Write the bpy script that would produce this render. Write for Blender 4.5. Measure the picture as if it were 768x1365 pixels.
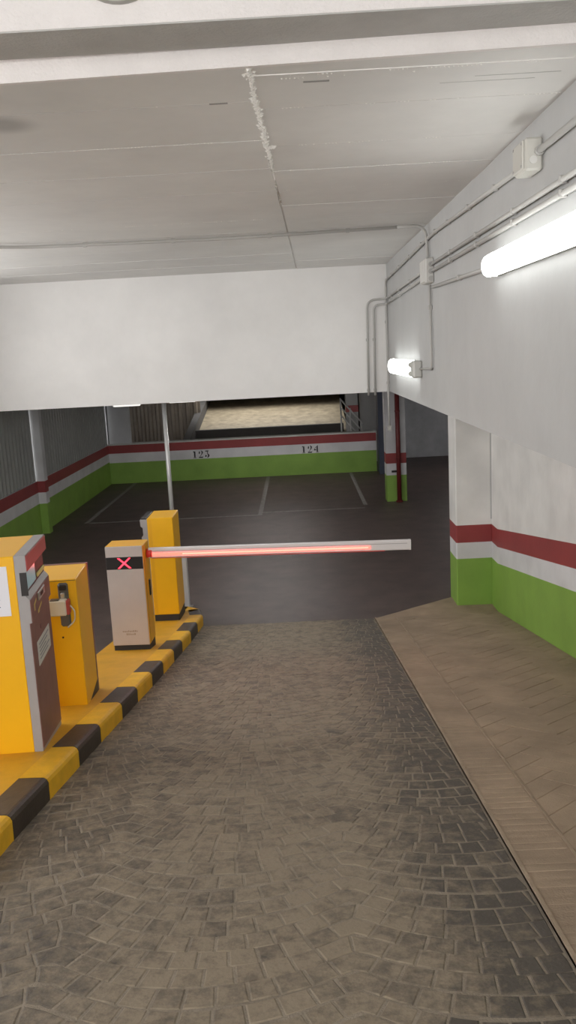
import bpy, math, random
from mathutils import Vector, Matrix
random.seed(7)
scene = bpy.context.scene
for o in list(bpy.data.objects):
    bpy.data.objects.remove(o, do_unlink=True)
COL = scene.collection

# ------------------------------------------------------------------ camera
CAM_Z = 3.225                      # eye height above the lower garage floor
F_PX, PITCH, ROLL, YAW = 1150.0, math.radians(10.46), math.radians(2.98), math.radians(-0.98)
fw = Vector((math.sin(YAW) * math.cos(PITCH), math.cos(YAW) * math.cos(PITCH), -math.sin(PITCH)))
rt = Vector((math.cos(YAW), -math.sin(YAW), 0))
up = rt.cross(fw)
ix = rt * math.cos(ROLL) - up * math.sin(ROLL)
iy = rt * math.sin(ROLL) + up * math.cos(ROLL)
cd = bpy.data.cameras.new('camera')
cam = bpy.data.objects.new('camera', cd); COL.objects.link(cam)
m3 = Matrix((ix, iy, -fw)).transposed()
cam.matrix_world = Matrix.Translation((0, 0, CAM_Z)) @ m3.to_4x4()
cd.sensor_fit = 'VERTICAL'; cd.sensor_height = 24.0; cd.lens = F_PX / 1365.0 * 24.0
cd.clip_start = 0.05; cd.clip_end = 300
scene.camera = cam

# ------------------------------------------------------------------ world, exposure
w = bpy.data.worlds.new('overcast_sky'); scene.world = w; w.use_nodes = True
bg = w.node_tree.nodes['Background']
bg.inputs[0].default_value = (1.0, 0.99, 0.98, 1); bg.inputs[1].default_value = 5.6
scene.view_settings.view_transform = 'Standard'; scene.view_settings.look = 'None'
scene.view_settings.exposure = 0.0; scene.view_settings.gamma = 1.0
scene.view_settings.use_curve_mapping = False

def portal(loc, rot, sx, sy):      # sampling guide for the sky at a modelled opening, gives no light itself
    l = bpy.data.lights.new('daylight_portal', 'AREA'); l.shape = 'RECTANGLE'; l.size = sx; l.size_y = sy
    l.cycles.is_portal = True
    o = bpy.data.objects.new('daylight_portal', l); COL.objects.link(o); o.location = loc; o.rotation_euler = rot
portal((-1.3, -2.95, 3.75), (math.radians(90), 0, 0), 7.6, 3.2)
portal((-1.15, 30.1, 3.85), (0, 0, 0), 4.6, 2.4)
portal((-5.35, 8.2, 3.3), (0, math.radians(-90), 0), 2.0, 6.8)

# ------------------------------------------------------------------ materials
MATS = {}
def mat(name, col, rough=0.6, var=0.0, scale=4.0, bump=0.0, bscale=60.0, metal=0.0, emit=None, estr=0.0, spec=0.5, coat=0.0):
    m = bpy.data.materials.new(name); m.use_nodes = True
    nt = m.node_tree; b = nt.nodes['Principled BSDF']
    b.inputs['Base Color'].default_value = (*col, 1); b.inputs['Roughness'].default_value = rough
    b.inputs['Metallic'].default_value = metal; b.inputs['Specular IOR Level'].default_value = spec
    b.inputs['Coat Weight'].default_value = coat
    geo = nt.nodes.new('ShaderNodeNewGeometry')
    if var > 0:
        n = nt.nodes.new('ShaderNodeTexNoise'); n.inputs['Scale'].default_value = scale; n.inputs['Detail'].default_value = 6
        n.inputs['Roughness'].default_value = 0.65
        nt.links.new(geo.outputs['Position'], n.inputs['Vector'])
        r = nt.nodes.new('ShaderNodeValToRGB')
        r.color_ramp.elements[0].position = 0.3; r.color_ramp.elements[1].position = 0.7
        r.color_ramp.elements[0].color = (*[c * (1 - var) for c in col], 1)
        r.color_ramp.elements[1].color = (*[min(1, c * (1 + var)) for c in col], 1)
        nt.links.new(n.outputs['Fac'], r.inputs['Fac']); nt.links.new(r.outputs['Color'], b.inputs['Base Color'])
    if bump > 0:
        n2 = nt.nodes.new('ShaderNodeTexNoise'); n2.inputs['Scale'].default_value = bscale; n2.inputs['Detail'].default_value = 5
        nt.links.new(geo.outputs['Position'], n2.inputs['Vector'])
        bp = nt.nodes.new('ShaderNodeBump'); bp.inputs['Strength'].default_value = bump; bp.inputs['Distance'].default_value = 0.01
        nt.links.new(n2.outputs['Fac'], bp.inputs['Height']); nt.links.new(bp.outputs['Normal'], b.inputs['Normal'])
    if emit:
        b.inputs['Emission Color'].default_value = (*emit, 1); b.inputs['Emission Strength'].default_value = estr
    MATS[name] = m
    return m

WHITE = (0.78, 0.77, 0.75); RED = (0.30, 0.045, 0.045); GREEN = (0.245, 0.42, 0.07)
BANDW = (0.70, 0.70, 0.71)
def band_mat(name, red_top, red_bot, green_top, ramp=False, top=WHITE, seed=0.0):
    """painted bands: green skirt, white stripe, red stripe, white above; measured up from the floor or the ramp"""
    m = mat(name, top, 0.55, bump=0.12, bscale=25)
    nt = m.node_tree; b = nt.nodes['Principled BSDF']; L = nt.links.new
    geo = nt.nodes.new('ShaderNodeNewGeometry'); sx = nt.nodes.new('ShaderNodeSeparateXYZ'); L(geo.outputs['Position'], sx.inputs[0])
    hgt = sx.outputs['Z']
    if ramp:
        a = nt.nodes.new('ShaderNodeMath'); a.operation = 'MULTIPLY_ADD'; L(sx.outputs['Y'], a.inputs[0])
        a.inputs[1].default_value = -0.161; a.inputs[2].default_value = 1.625
        mx = nt.nodes.new('ShaderNodeMath'); mx.operation = 'MAXIMUM'; L(a.outputs[0], mx.inputs[0]); mx.inputs[1].default_value = 0
        sb = nt.nodes.new('ShaderNodeMath'); sb.operation = 'SUBTRACT'; L(hgt, sb.inputs[0]); L(mx.outputs[0], sb.inputs[1]); hgt = sb.outputs[0]
    dv = nt.nodes.new('ShaderNodeMath'); dv.operation = 'DIVIDE'; L(hgt, dv.inputs[0]); dv.inputs[1].default_value = 4.0
    cr = nt.nodes.new('ShaderNodeValToRGB'); cr.color_ramp.interpolation = 'CONSTANT'
    el = cr.color_ramp.elements
    el[0].position = 0; el[0].color = (*GREEN, 1); el[1].position = green_top / 4; el[1].color = (*BANDW, 1)
    e = el.new(red_bot / 4); e.color = (*RED, 1); e = el.new(red_top / 4); e.color = (*top, 1)
    L(dv.outputs[0], cr.inputs[0])
    n = nt.nodes.new('ShaderNodeTexNoise'); n.inputs['Scale'].default_value = 2.2; n.inputs['Detail'].default_value = 7
    L(geo.outputs['Position'], n.inputs['Vector'])
    mr = nt.nodes.new('ShaderNodeMapRange'); L(n.outputs['Fac'], mr.inputs[0])
    mr.inputs[1].default_value = .3; mr.inputs[2].default_value = .7; mr.inputs[3].default_value = .86; mr.inputs[4].default_value = 1.06
    mm = nt.nodes.new('ShaderNodeMix'); mm.data_type = 'RGBA'; mm.blend_type = 'MULTIPLY'; mm.inputs['Factor'].default_value = 1
    L(cr.outputs[0], mm.inputs['A']); L(mr.outputs[0], mm.inputs['B']); L(mm.outputs['Result'], b.inputs['Base Color'])
    return m

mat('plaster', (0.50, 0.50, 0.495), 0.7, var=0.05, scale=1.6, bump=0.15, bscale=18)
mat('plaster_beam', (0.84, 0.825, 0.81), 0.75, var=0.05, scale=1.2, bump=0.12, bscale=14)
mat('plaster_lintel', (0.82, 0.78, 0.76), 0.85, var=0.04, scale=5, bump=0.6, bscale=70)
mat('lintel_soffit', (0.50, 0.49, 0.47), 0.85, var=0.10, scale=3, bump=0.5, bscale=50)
mat('ceiling_paint', (0.74, 0.725, 0.70), 0.6, var=0.06, scale=1.3, bump=0.15, bscale=9)
mat('crust', (0.92, 0.90, 0.86), 0.8, var=0.08, scale=40, bump=0.6, bscale=120)  # rough plaster, coloured lighter to stand for ridges catching light
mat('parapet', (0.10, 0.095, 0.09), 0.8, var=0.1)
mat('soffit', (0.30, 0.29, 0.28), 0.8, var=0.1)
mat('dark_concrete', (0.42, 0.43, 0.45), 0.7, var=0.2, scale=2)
mat('asphalt', (0.088, 0.062, 0.055), 0.5, var=0.30, scale=2.5, bump=0.25, bscale=90)
mat('line_paint', (0.24, 0.225, 0.21), 0.7, var=0.35, scale=14)
mat('grout', (0.28, 0.235, 0.18), 0.85, var=0.25, scale=9, bump=0.5, bscale=120)
mat('tan_slab', (0.345, 0.255, 0.178), 0.75, var=0.22, scale=2.4, bump=0.35, bscale=110)
mat('tan_edge', (0.37, 0.28, 0.20), 0.8, var=0.2, scale=6, bump=0.3, bscale=110)
mat('kerb_yellow', (0.80, 0.44, 0.012), 0.55, var=0.14, scale=7, bump=0.15, bscale=60)
mat('kerb_black', (0.045, 0.032, 0.024), 0.5, var=0.35, scale=9, bump=0.15, bscale=60)
mat('island_yellow', (0.68, 0.35, 0.015), 0.5, var=0.12, scale=4, bump=0.12, bscale=50)
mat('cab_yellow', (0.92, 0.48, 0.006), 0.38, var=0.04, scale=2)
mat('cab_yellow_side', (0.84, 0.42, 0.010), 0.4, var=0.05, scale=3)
mat('grey_frame', (0.36, 0.34, 0.34), 0.45, var=0.05)
mat('burgundy', (0.23, 0.108, 0.094), 0.5, var=0.12, scale=8)
mat('header_red', (0.42, 0.085, 0.085), 0.4)
mat('black_plastic', (0.018, 0.016, 0.016), 0.4)
mat('black_base', (0.028, 0.025, 0.025), 0.6)
mat('silver_panel', (0.60, 0.53, 0.50), 0.42, var=0.05, scale=3, metal=0.25)
mat('screen', (0.30, 0.40, 0.42), 0.15, emit=(0.42, 0.60, 0.62), estr=0.22)
mat('steel', (0.55, 0.55, 0.54), 0.3, metal=0.9)
mat('chrome_tube', (0.72, 0.72, 0.71), 0.35, metal=0.25)
mat('brass_mark', (0.55, 0.40, 0.12), 0.5)
mat('slot_yellow', (0.75, 0.62, 0.22), 0.5)
mat('paper', (0.80, 0.80, 0.86), 0.8)
mat('sticker', (0.62, 0.60, 0.55), 0.7)
mat('ink', (0.28, 0.28, 0.30), 0.8)
mat('faint_ink', (0.36, 0.27, 0.20), 0.7)
mat('digit_paint', (0.03, 0.03, 0.035), 0.7)
mat('beige_box', (0.66, 0.62, 0.52), 0.5)
mat('reader_red', (0.42, 0.06, 0.05), 0.5)
mat('mount_grey', (0.10, 0.095, 0.085), 0.5)
mat('conduit', (0.46, 0.45, 0.43), 0.5)
mat('jbox', (0.56, 0.545, 0.50), 0.5)
mat('jbox_light', (0.64, 0.63, 0.60), 0.5)
mat('lamp_tray', (0.58, 0.58, 0.55), 0.5)
mat('diffuser_lit', (0.9, 0.9, 0.88), 0.3, emit=(0.97, 1.0, 0.98), estr=6.5)
mat('tube_end', (0.55, 0.55, 0.5), 0.4)
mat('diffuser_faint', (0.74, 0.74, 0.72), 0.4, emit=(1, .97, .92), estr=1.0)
mat('diffuser_fill', (0.74, 0.74, 0.72), 0.4, emit=(1, .96, .94), estr=38.0)  # strong tubes of the added lamps that brighten the garage
mat('arm_white', (0.78, 0.74, 0.74), 0.4)
mat('arm_led', (0.8, 0.1, 0.08), 0.3, emit=(1.0, 0.04, 0.028), estr=9.0)
mat('arm_core', (0.9, 0.4, 0.35), 0.3, emit=(1.0, 0.13, 0.09), estr=5.0)
mat('x_led', (0.8, 0.05, 0.05), 0.3, emit=(1.0, 0.03, 0.06), estr=4.0)
mat('hub_red', (0.75, 0.06, 0.05), 0.35)
mat('pipe_red', (0.15, 0.022, 0.022), 0.5)
mat('corrugated', (0.33, 0.34, 0.33), 0.5, var=0.08, scale=3, metal=0.2)
mat('far_corrugated', (0.34, 0.29, 0.235), 0.5, var=0.15, scale=2, metal=0.2)
mat('pillar_grey', (0.55, 0.56, 0.58), 0.6, var=0.04)
mat('door_blue', (0.045, 0.055, 0.085), 0.5)
mat('cap_white', (0.55, 0.55, 0.53), 0.6)
mat('stone_bench', (0.42, 0.41, 0.38), 0.7)
mat('post_white', (0.62, 0.62, 0.64), 0.4)
mat('disc_face', (0.60, 0.61, 0.57), 0.4)
mat('disc_rim', (0.40, 0.39, 0.36), 0.4)
band_mat('bands_far', 1.03, 0.80, 0.56, top=(0.62, 0.62, 0.63))
band_mat('bands_ramp', 1.03, 0.81, 0.60, ramp=True)
band_mat('bands_left', 1.03, 0.80, 0.58, top=(0.60, 0.61, 0.62))

# ceiling: a round grey damp stain on the left
def ceiling_stain():
    m = MATS['ceiling_paint']; nt = m.node_tree; L = nt.links.new; b = nt.nodes['Principled BSDF']
    src = b.inputs['Base Color'].links[0].from_socket
    geo = nt.nodes.new('ShaderNodeNewGeometry'); d = nt.nodes.new('ShaderNodeVectorMath'); d.operation = 'DISTANCE'
    L(geo.outputs['Position'], d.inputs[0]); d.inputs[1].default_value = (-1.44, 4.70, 4.445)
    mr = nt.nodes.new('ShaderNodeMapRange'); mr.interpolation_type = 'SMOOTHSTEP'; L(d.outputs['Value'], mr.inputs[0])
    mr.inputs[1].default_value = .05; mr.inputs[2].default_value = .22; mr.inputs[3].default_value = 0.62; mr.inputs[4].default_value = 1
    mm = nt.nodes.new('ShaderNodeMix'); mm.data_type = 'RGBA'; mm.blend_type = 'MULTIPLY'; mm.inputs['Factor'].default_value = 1
    L(src, mm.inputs['A']); L(mr.outputs[0], mm.inputs['B']); L(mm.outputs['Result'], b.inputs['Base Color'])
ceiling_stain()

# setts: tone per stone, dusty worn patches, dust lying thicker along the driven middle of the lane
def sett_material():
    m = bpy.data.materials.new('sett'); m.use_nodes = True; MATS['sett'] = m
    nt = m.node_tree; L = nt.links.new; b = nt.nodes['Principled BSDF']
    geo = nt.nodes.new('ShaderNodeNewGeometry')
    at = nt.nodes.new('ShaderNodeAttribute'); at.attribute_name = 'tone'
    n1 = nt.nodes.new('ShaderNodeTexNoise'); n1.inputs['Scale'].default_value = 1.1; n1.inputs['Detail'].default_value = 4
    n2 = nt.nodes.new('ShaderNodeTexNoise'); n2.inputs['Scale'].default_value = 16; n2.inputs['Detail'].default_value = 8; n2.inputs['Roughness'].default_value = .7
    for n in (n1, n2): L(geo.outputs['Position'], n.inputs['Vector'])
    sx = nt.nodes.new('ShaderNodeSeparateXYZ'); L(geo.outputs['Position'], sx.inputs[0])
    lane = nt.nodes.new('ShaderNodeMapRange'); lane.interpolation_type = 'SMOOTHSTEP'; L(sx.outputs['X'], lane.inputs[0])
    lane.inputs[1].default_value = 0.75; lane.inputs[2].default_value = 0.10; lane.inputs[3].default_value = 0.0; lane.inputs[4].default_value = 0.55
    def mth(op, a, bb):
        q = nt.nodes.new('ShaderNodeMath'); q.operation = op
        for i, s in enumerate((a, bb)):
            if isinstance(s, float): q.inputs[i].default_value = s
            else: L(s, q.inputs[i])
        return q.outputs[0]
    dust = mth('ADD', mth('MULTIPLY', n1.outputs['Fac'], 0.55), lane.outputs[0])
    dust = mth('ADD', dust, mth('MULTIPLY', mth('SUBTRACT', n2.outputs['Fac'], 0.5), 2.3))
    dust = mth('ADD', dust, mth('MULTIPLY', at.outputs['Fac'], 0.30))
    left = nt.nodes.new('ShaderNodeMapRange'); left.interpolation_type = 'SMOOTHSTEP'; L(sx.outputs['X'], left.inputs[0])
    left.inputs[1].default_value = -.55; left.inputs[2].default_value = -1.15; left.inputs[3].default_value = 0; left.inputs[4].default_value = .22
    dust = mth('SUBTRACT', dust, left.outputs[0])
    cr = nt.nodes.new('ShaderNodeValToRGB'); e = cr.color_ramp.elements
    e[0].position = 0.22; e[0].color = (0.085, 0.072, 0.058, 1); e[1].position = 0.98; e[1].color = (0.285, 0.23, 0.162, 1)
    k = e.new(0.60); k.color = (0.175, 0.141, 0.102, 1)
    L(dust, cr.inputs[0]); L(cr.outputs[0], b.inputs['Base Color'])
    b.inputs['Roughness'].default_value = 0.62
    n3 = nt.nodes.new('ShaderNodeTexNoise'); n3.inputs['Scale'].default_value = 70; n3.inputs['Detail'].default_value = 6
    L(geo.outputs['Position'], n3.inputs['Vector'])
    bp = nt.nodes.new('ShaderNodeBump'); bp.inputs['Strength'].default_value = .45; bp.inputs['Distance'].default_value = .006
    L(n3.outputs['Fac'], bp.inputs['Height']); L(bp.outputs['Normal'], b.inputs['Normal'])
sett_material()

# ------------------------------------------------------------------ mesh helpers
class MB:
    def __init__(s): s.v = []; s.f = []; s.smooth = []
    def add(s, vs, fs, smooth=False):
        k = len(s.v); s.v += [tuple(p) for p in vs]; s.f += [tuple(i + k for i in f) for f in fs]
        s.smooth += [smooth] * len(fs); return s
    def box(s, x0, x1, y0, y1, z0, z1):
        v = [(x, y, z) for z in (z0, z1) for y in (y0, y1) for x in (x0, x1)]
        return s.add(v, [(0, 2, 3, 1), (4, 5, 7, 6), (0, 1, 5, 4), (2, 6, 7, 3), (0, 4, 6, 2), (1, 3, 7, 5)])
    def bbox(s, x0, x1, y0, y1, z0, z1, b=0.006):
        """box with chamfered edges"""
        vs, fs, idx = [], [], {}
        X, Y, Z = (x0, x1), (y0, y1), (z0, z1)
        for i in (0, 1):
            for j in (0, 1):
                for k in (0, 1):
                    sx, sy, sz = (b if i == 0 else -b), (b if j == 0 else -b), (b if k == 0 else -b)
                    idx[i, j, k, 0] = len(vs); vs.append((X[i], Y[j] + sy, Z[k] + sz))
                    idx[i, j, k, 1] = len(vs); vs.append((X[i] + sx, Y[j], Z[k] + sz))
                    idx[i, j, k, 2] = len(vs); vs.append((X[i] + sx, Y[j] + sy, Z[k]))
        I = idx
        for i in (0, 1): fs.append([I[i, 0, 0, 0], I[i, 1, 0, 0], I[i, 1, 1, 0], I[i, 0, 1, 0]][::(1 if i else -1)])
        for j in (0, 1): fs.append([I[0, j, 0, 1], I[1, j, 0, 1], I[1, j, 1, 1], I[0, j, 1, 1]][::(-1 if j else 1)])
        for k in (0, 1): fs.append([I[0, 0, k, 2], I[1, 0, k, 2], I[1, 1, k, 2], I[0, 1, k, 2]][::(1 if k else -1)])
        for j in (0, 1):
            for k in (0, 1): fs.append([I[0, j, k, 1], I[1, j, k, 1], I[1, j, k, 2], I[0, j, k, 2]][::(1 if (j == 0) == (k == 1) else -1)])
        for i in (0, 1):
            for k in (0, 1): fs.append([I[i, 0, k, 0], I[i, 1, k, 0], I[i, 1, k, 2], I[i, 0, k, 2]][::(1 if (i == 1) == (k == 1) else -1)])
        for i in (0, 1):
            for j in (0, 1): fs.append([I[i, j, 0, 0], I[i, j, 1, 0], I[i, j, 1, 1], I[i, j, 0, 1]][::(1 if (i == 0) == (j == 0) else -1)])
        for i in (0, 1):
            for j in (0, 1):
                for k in (0, 1): fs.append([I[i, j, k, 0], I[i, j, k, 1], I[i, j, k, 2]][::(1 if (i + j + k) % 2 else -1)])
        return s.add(vs, fs)
    def prism(s, poly, axis, a0, a1):
        """closed 2D polygon extruded along axis 0/1/2 (poly in the two other axes, in order)"""
        n = len(poly); vs = []
        for a in (a0, a1):
            for p in poly:
                q = list(p); q.insert(axis, a); vs.append(q)
        fs = [tuple(range(n - 1, -1, -1)), tuple(range(n, 2 * n))] + [(i, (i + 1) % n, n + (i + 1) % n, n + i) for i in range(n)]
        return s.add(vs, fs)
    def tube(s, pts, r, n=10, caps=True):
        pts = [Vector(p) for p in pts]; rings = []
        d0 = (pts[1] - pts[0]).normalized()
        ref = Vector((0, 0, 1)) if abs(d0.z) < .9 else Vector((1, 0, 0))
        a = d0.cross(ref).normalized()
        vs = []
        for i, p in enumerate(pts):
            d = (pts[min(i + 1, len(pts) - 1)] - pts[max(i - 1, 0)]).normalized()
            a = (a - d * a.dot(d)).normalized(); b = d.cross(a)
            rr = r[i] if isinstance(r, (list, tuple)) else r
            for k in range(n):
                t = 2 * math.pi * k / n; vs.append(p + a * (rr * math.cos(t)) + b * (rr * math.sin(t)))
        fs = []
        for i in range(len(pts) - 1):
            for k in range(n):
                fs.append((i * n + k, i * n + (k + 1) % n, (i + 1) * n + (k + 1) % n, (i + 1) * n + k))
        s.add(vs, fs, True)
        if caps:
            k = len(s.v) - len(vs)
            s.f += [tuple(k + j for j in range(n - 1, -1, -1)), tuple(k + (len(pts) - 1) * n + j for j in range(n))]
            s.smooth += [False, False]
        return s
    def build(s, name, material, parent=None):
        me = bpy.data.meshes.new(name); me.from_pydata(s.v, [], s.f); me.update()
        me.polygons.foreach_set('use_smooth', s.smooth)
        if isinstance(material, str): material = MATS[material]
        me.materials.append(material)
        import bmesh
        bm = bmesh.new(); bm.from_mesh(me); bmesh.ops.recalc_face_normals(bm, faces=bm.faces); bm.to_mesh(me); bm.free()
        o = bpy.data.objects.new(name, me); COL.objects.link(o)
        if parent: o.parent = parent
        return o

def tag(o, label=None, cat=None, group=None, kind=None):
    if label: o['label'] = label
    if cat: o['category'] = cat
    if group: o['group'] = group
    if kind: o['kind'] = kind
    return o
def thing(name, label, cat, loc=(0, 0, 0), rz=0.0, group=None):
    o = bpy.data.objects.new(name, None); COL.objects.link(o); o.location = loc; o.rotation_euler = (0, 0, rz)
    o.empty_display_size = .1
    return tag(o, label, cat, group)
def struct(o, label): return tag(o, label, kind='structure')
def fillet(pts, r, n=6):
    """round the corners of a polyline"""
    P = [Vector(p) for p in pts]; out = [P[0]]
    for i in range(1, len(P) - 1):
        a = (P[i - 1] - P[i]); b = (P[i + 1] - P[i]); rr = min(r, a.length * .45, b.length * .45)
        p0 = P[i] + a.normalized() * rr; p1 = P[i] + b.normalized() * rr
        for k in range(n + 1):
            t = k / n; out.append(p0 * (1 - t) ** 2 + P[i] * 2 * t * (1 - t) + p1 * t * t)
    out.append(P[-1]); return out

SL = 0.161
def zr(y): return max(0.0, 1.625 - SL * y)          # ramp height
YE = 1.625 / SL                                      # foot of the ramp, y = 10.09
KH = 0.13                                            # kerb height

# ================================================================== STRUCTURE
# ---- garage floor beyond the ramp
f = MB().box(-5.3, 10.0, YE - .02, 24.3, -0.25, 0.0).build('floor', 'asphalt')
struct(f, 'dark worn asphalt floor of the lower garage')
for (x0, x1, y0, y1) in ((-.91, -.82, 17.25, 22.8), (1.29, 1.37, 17.85, 22.8), (-4.47, -4.38, 17.3, 22.8), (-4.38, -.91, 17.25, 17.33), (-.82, 1.29, 17.5, 17.58)):
    if y1 - y0 < .2:
        pass
    MB().box(x0, x1, y0, y1, -.002, .003).build('bay_line', 'line_paint', f)

# ---- the ramp
X_R = 0.81                                            # right edge of the sett lane
ramp = MB()
ramp.add([(-5.3, -3, zr(-3) - .0025), (X_R, -3, zr(-3) - .0025), (X_R, YE, -.0025), (-5.3, YE, -.0025),
          (-5.3, -3, zr(-3) - .3), (X_R, -3, zr(-3) - .3), (X_R, YE, -.3), (-5.3, YE, -.3)],
         [(0, 1, 2, 3), (7, 6, 5, 4), (0, 4, 5, 1), (1, 5, 6, 2), (2, 6, 7, 3), (3, 7, 4, 0)])
ramp = ramp.build('floor_ramp', 'grout'); struct(ramp, 'sloping entrance lane paved with dark setts laid in arcs')
cross = MB().add([(-5.3, -3, zr(-3) + .0), (-1.5, -3, zr(-3)), (-1.5, YE, 0), (-5.3, YE, 0),
                  (-5.3, -3, zr(-3) - .02), (-1.5, -3, zr(-3) - .02), (-1.5, YE, -.02), (-5.3, YE, -.02)],
                 [(0, 1, 2, 3), (7, 6, 5, 4), (0, 4, 5, 1), (1, 5, 6, 2), (2, 6, 7, 3), (3, 7, 4, 0)]).build('exit_lane', 'asphalt', ramp)

def kerb_x(y):                                        # outer (road-side) foot of the kerb
    pts = ((0.0, -1.49), (3.7, -1.44), (5.3, -1.395), (7.3, -1.322), (9.0, -1.285), (11, -1.285))
    for (a, xa), (b, xb) in zip(pts, pts[1:]):
        if y <= b: return xa + (xb - xa) * (y - a) / (b - a)
    return -1.285

def clip_poly(poly, nx, ny, c):                       # keep nx*x+ny*y <= c
    out = []
    for i in range(len(poly)):
        p, q = poly[i], poly[(i + 1) % len(poly)]
        dp, dq = nx * p[0] + ny * p[1] - c, nx * q[0] + ny * q[1] - c
        if dp <= 0: out.append(p)
        if dp * dq < 0:
            t = dp / (dp - dq); out.append((p[0] + (q[0] - p[0]) * t, p[1] + (q[1] - p[1]) * t))
    return out
def area(poly): return .5 * sum(poly[i][0] * poly[(i + 1) % len(poly)][1] - poly[(i + 1) % len(poly)][0] * poly[i][1] for i in range(len(poly)))
def inset(poly, d):
    if area(poly) < 0: poly = poly[::-1]
    n = len(poly); out = []
    for i in range(n):
        p0, p, p1 = (Vector(poly[(i - 1) % n]), Vector(poly[i]), Vector(poly[(i + 1) % n]))
        e0, e1 = (p - p0), (p1 - p)
        if e0.length < 1e-5 or e1.length < 1e-5: return None
        e0.normalize(); e1.normalize()
        n0, n1 = Vector((-e0.y, e0.x)), Vector((-e1.y, e1.x))
        k = 1 + n0.dot(n1)
        if k < .25: k = .25
        out.append(tuple(p + (n0 + n1) * (d / k)))
    return out if area(out) > 0 else None

def stone(mb, poly, top, joint, bev, zf, tones, tone, wob=0.0, depth=.02):
    a = inset(poly, joint)
    if not a or area(a) < 6e-4: return False
    b = inset(a, bev)
    if not b: return False
    n = len(a)
    vs = [(x, y, zf(y) - depth) for x, y in a] + [(x, y, zf(y) + top - bev * .55) for x, y in a] + \
         [(x, y, zf(y) + top + random.uniform(-wob, wob)) for x, y in b]
    fs = [(i, (i + 1) % n, n + (i + 1) % n, n + i) for i in range(n)] + \
         [(n + i, n + (i + 1) % n, 2 * n + (i + 1) % n, 2 * n + i) for i in range(n)] + [tuple(range(2 * n, 3 * n))]
    mb.add(vs, fs); tones += [tone] * len(vs); return True

def set_tone(o, tones):
    at = o.data.attributes.new('tone', 'FLOAT', 'POINT'); at.data.foreach_set('value', tones)

W_COL, R_ARC, D_ROW = 1.05, 0.74, 0.115
def arc_y(x):
    """scalloped course line, cusps slightly rounded"""
    u = (x + 0.42 + W_COL / 2) % W_COL - W_COL / 2
    u = math.copysign(W_COL / 2 - .5 * (math.sqrt((W_COL / 2 - abs(u)) ** 2 * 4 + .05 ** 2)) , u) if abs(u) > W_COL / 2 - .2 else u
    return -(math.sqrt(R_ARC ** 2 - u * u) - math.sqrt(R_ARC ** 2 - W_COL ** 2 / 4))
cells = []
for k in range(0, 92):
    y0 = 0.7 + k * D_ROW
    amp = 1.0 + .08 * math.sin(k * .7)
    Yc = lambda x, yy: yy + arc_y(x) * amp + .006 * math.sin(x * 9 + k) 
    def upx(x):
        sl = (arc_y(x + .02) - arc_y(x - .02)) / .04
        return x - D_ROW * .75 * sl / (1 + sl * sl)
    x = -1.75 + (k % 2) * .052 + random.uniform(-.02, .02); xs = []
    while x < X_R + .25:
        xs.append(x); sl = (arc_y(x + .05) - arc_y(x)) / .05
        x += random.uniform(.094, .116) / math.sqrt(1 + .5 * sl * sl)
    for a, b in zip(xs, xs[1:]):
        m = (a + b) / 2; ua, ub = upx(a), upx(b); um = (ua + ub) / 2
        poly = [(a, Yc(a, y0)), (m, Yc(m, y0)), (b, Yc(b, y0)), (ub, Yc(ub, y0 + D_ROW)), (um, Yc(um, y0 + D_ROW)), (ua, Yc(ua, y0 + D_ROW))]
        for (nx, ny, c) in ((1, 0, X_R - .008), (0, 1, YE), (0, -1, -.8), (-1, 0, 1.5)):
            if len(poly) > 2: poly = clip_poly(poly, nx, ny, c)
        if len(poly) > 2 and abs(area(poly)) > 1.2e-3: cells.append(poly)
cen = lambda p: (sum(q[0] for q in p) / len(p), sum(q[1] for q in p) / len(p))
def in_frame(p):
    x, y = cen(p); v = Vector((x, y, zr(y) - CAM_Z)); d = v.dot(fw)
    u, t = 384 + F_PX * v.dot(ix) / d, 682 - F_PX * v.dot(iy) / d
    return d > 0 and -20 < u < 788 and t < 1385 and x > kerb_x(y) + .02
cells.sort(key=lambda p: (not in_frame(p), cen(p)[1]))
rest, rtones = MB(), []
n_sett = 0
for i, p in enumerate(cells):
    tone = random.gauss(0, .32); top = random.uniform(-.0008, .0014)
    if n_sett < 300:
        mb, tn = MB(), []
        if stone(mb, p, top, .0040, .0045, zr, tn, tone, .0010):
            set_tone(mb.build('sett', 'sett', ramp), tn); n_sett += 1
    else:
        stone(rest, p, top, .0040, .0045, zr, rtones, tone, .0010)
o = rest.build('setts_beyond', 'sett', ramp); set_tone(o, rtones); tag(o, kind='stuff')

# ---- brown side pavement with ridged edge strip
PAVE = [(X_R, -3.0), (2.45, -3.0), (2.45, 10.9), (1.88, 10.80), (X_R, 10.02)]
def slab(poly, lift, drop, mats, name, parent=None, zf=zr):
    mb = MB(); n = len(poly)
    mb.add([(x, y, zf(y) + lift) for x, y in poly] + [(x, y, zf(y) - drop) for x, y in poly],
           [tuple(range(n)), tuple(range(2 * n - 1, n - 1, -1))] + [(i, (i + 1) % n, n + (i + 1) % n, n + i) for i in range(n)])
    return mb.build(name, mats, parent)
pv = slab([(X_R, -3.0), (2.45, -3.0), (2.45, YE), (X_R, 10.02)], .010, .3, 'tan_slab', 'floor_pavement')
struct(pv, 'brown concrete side pavement running down along the right wall')
slab([(X_R + .02, 10.02), (2.45, YE), (2.45, 10.9), (1.88, 10.80)], .010, .2, 'tan_slab', 'pavement_toe', pv)
slab([(X_R, -3.0), (X_R + .016, -3.0), (X_R + .016, 10.02), (X_R, 10.02)], .017, .1, 'tan_edge', 'edge_strip', pv)
rid = None
EW = 0.225
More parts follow.
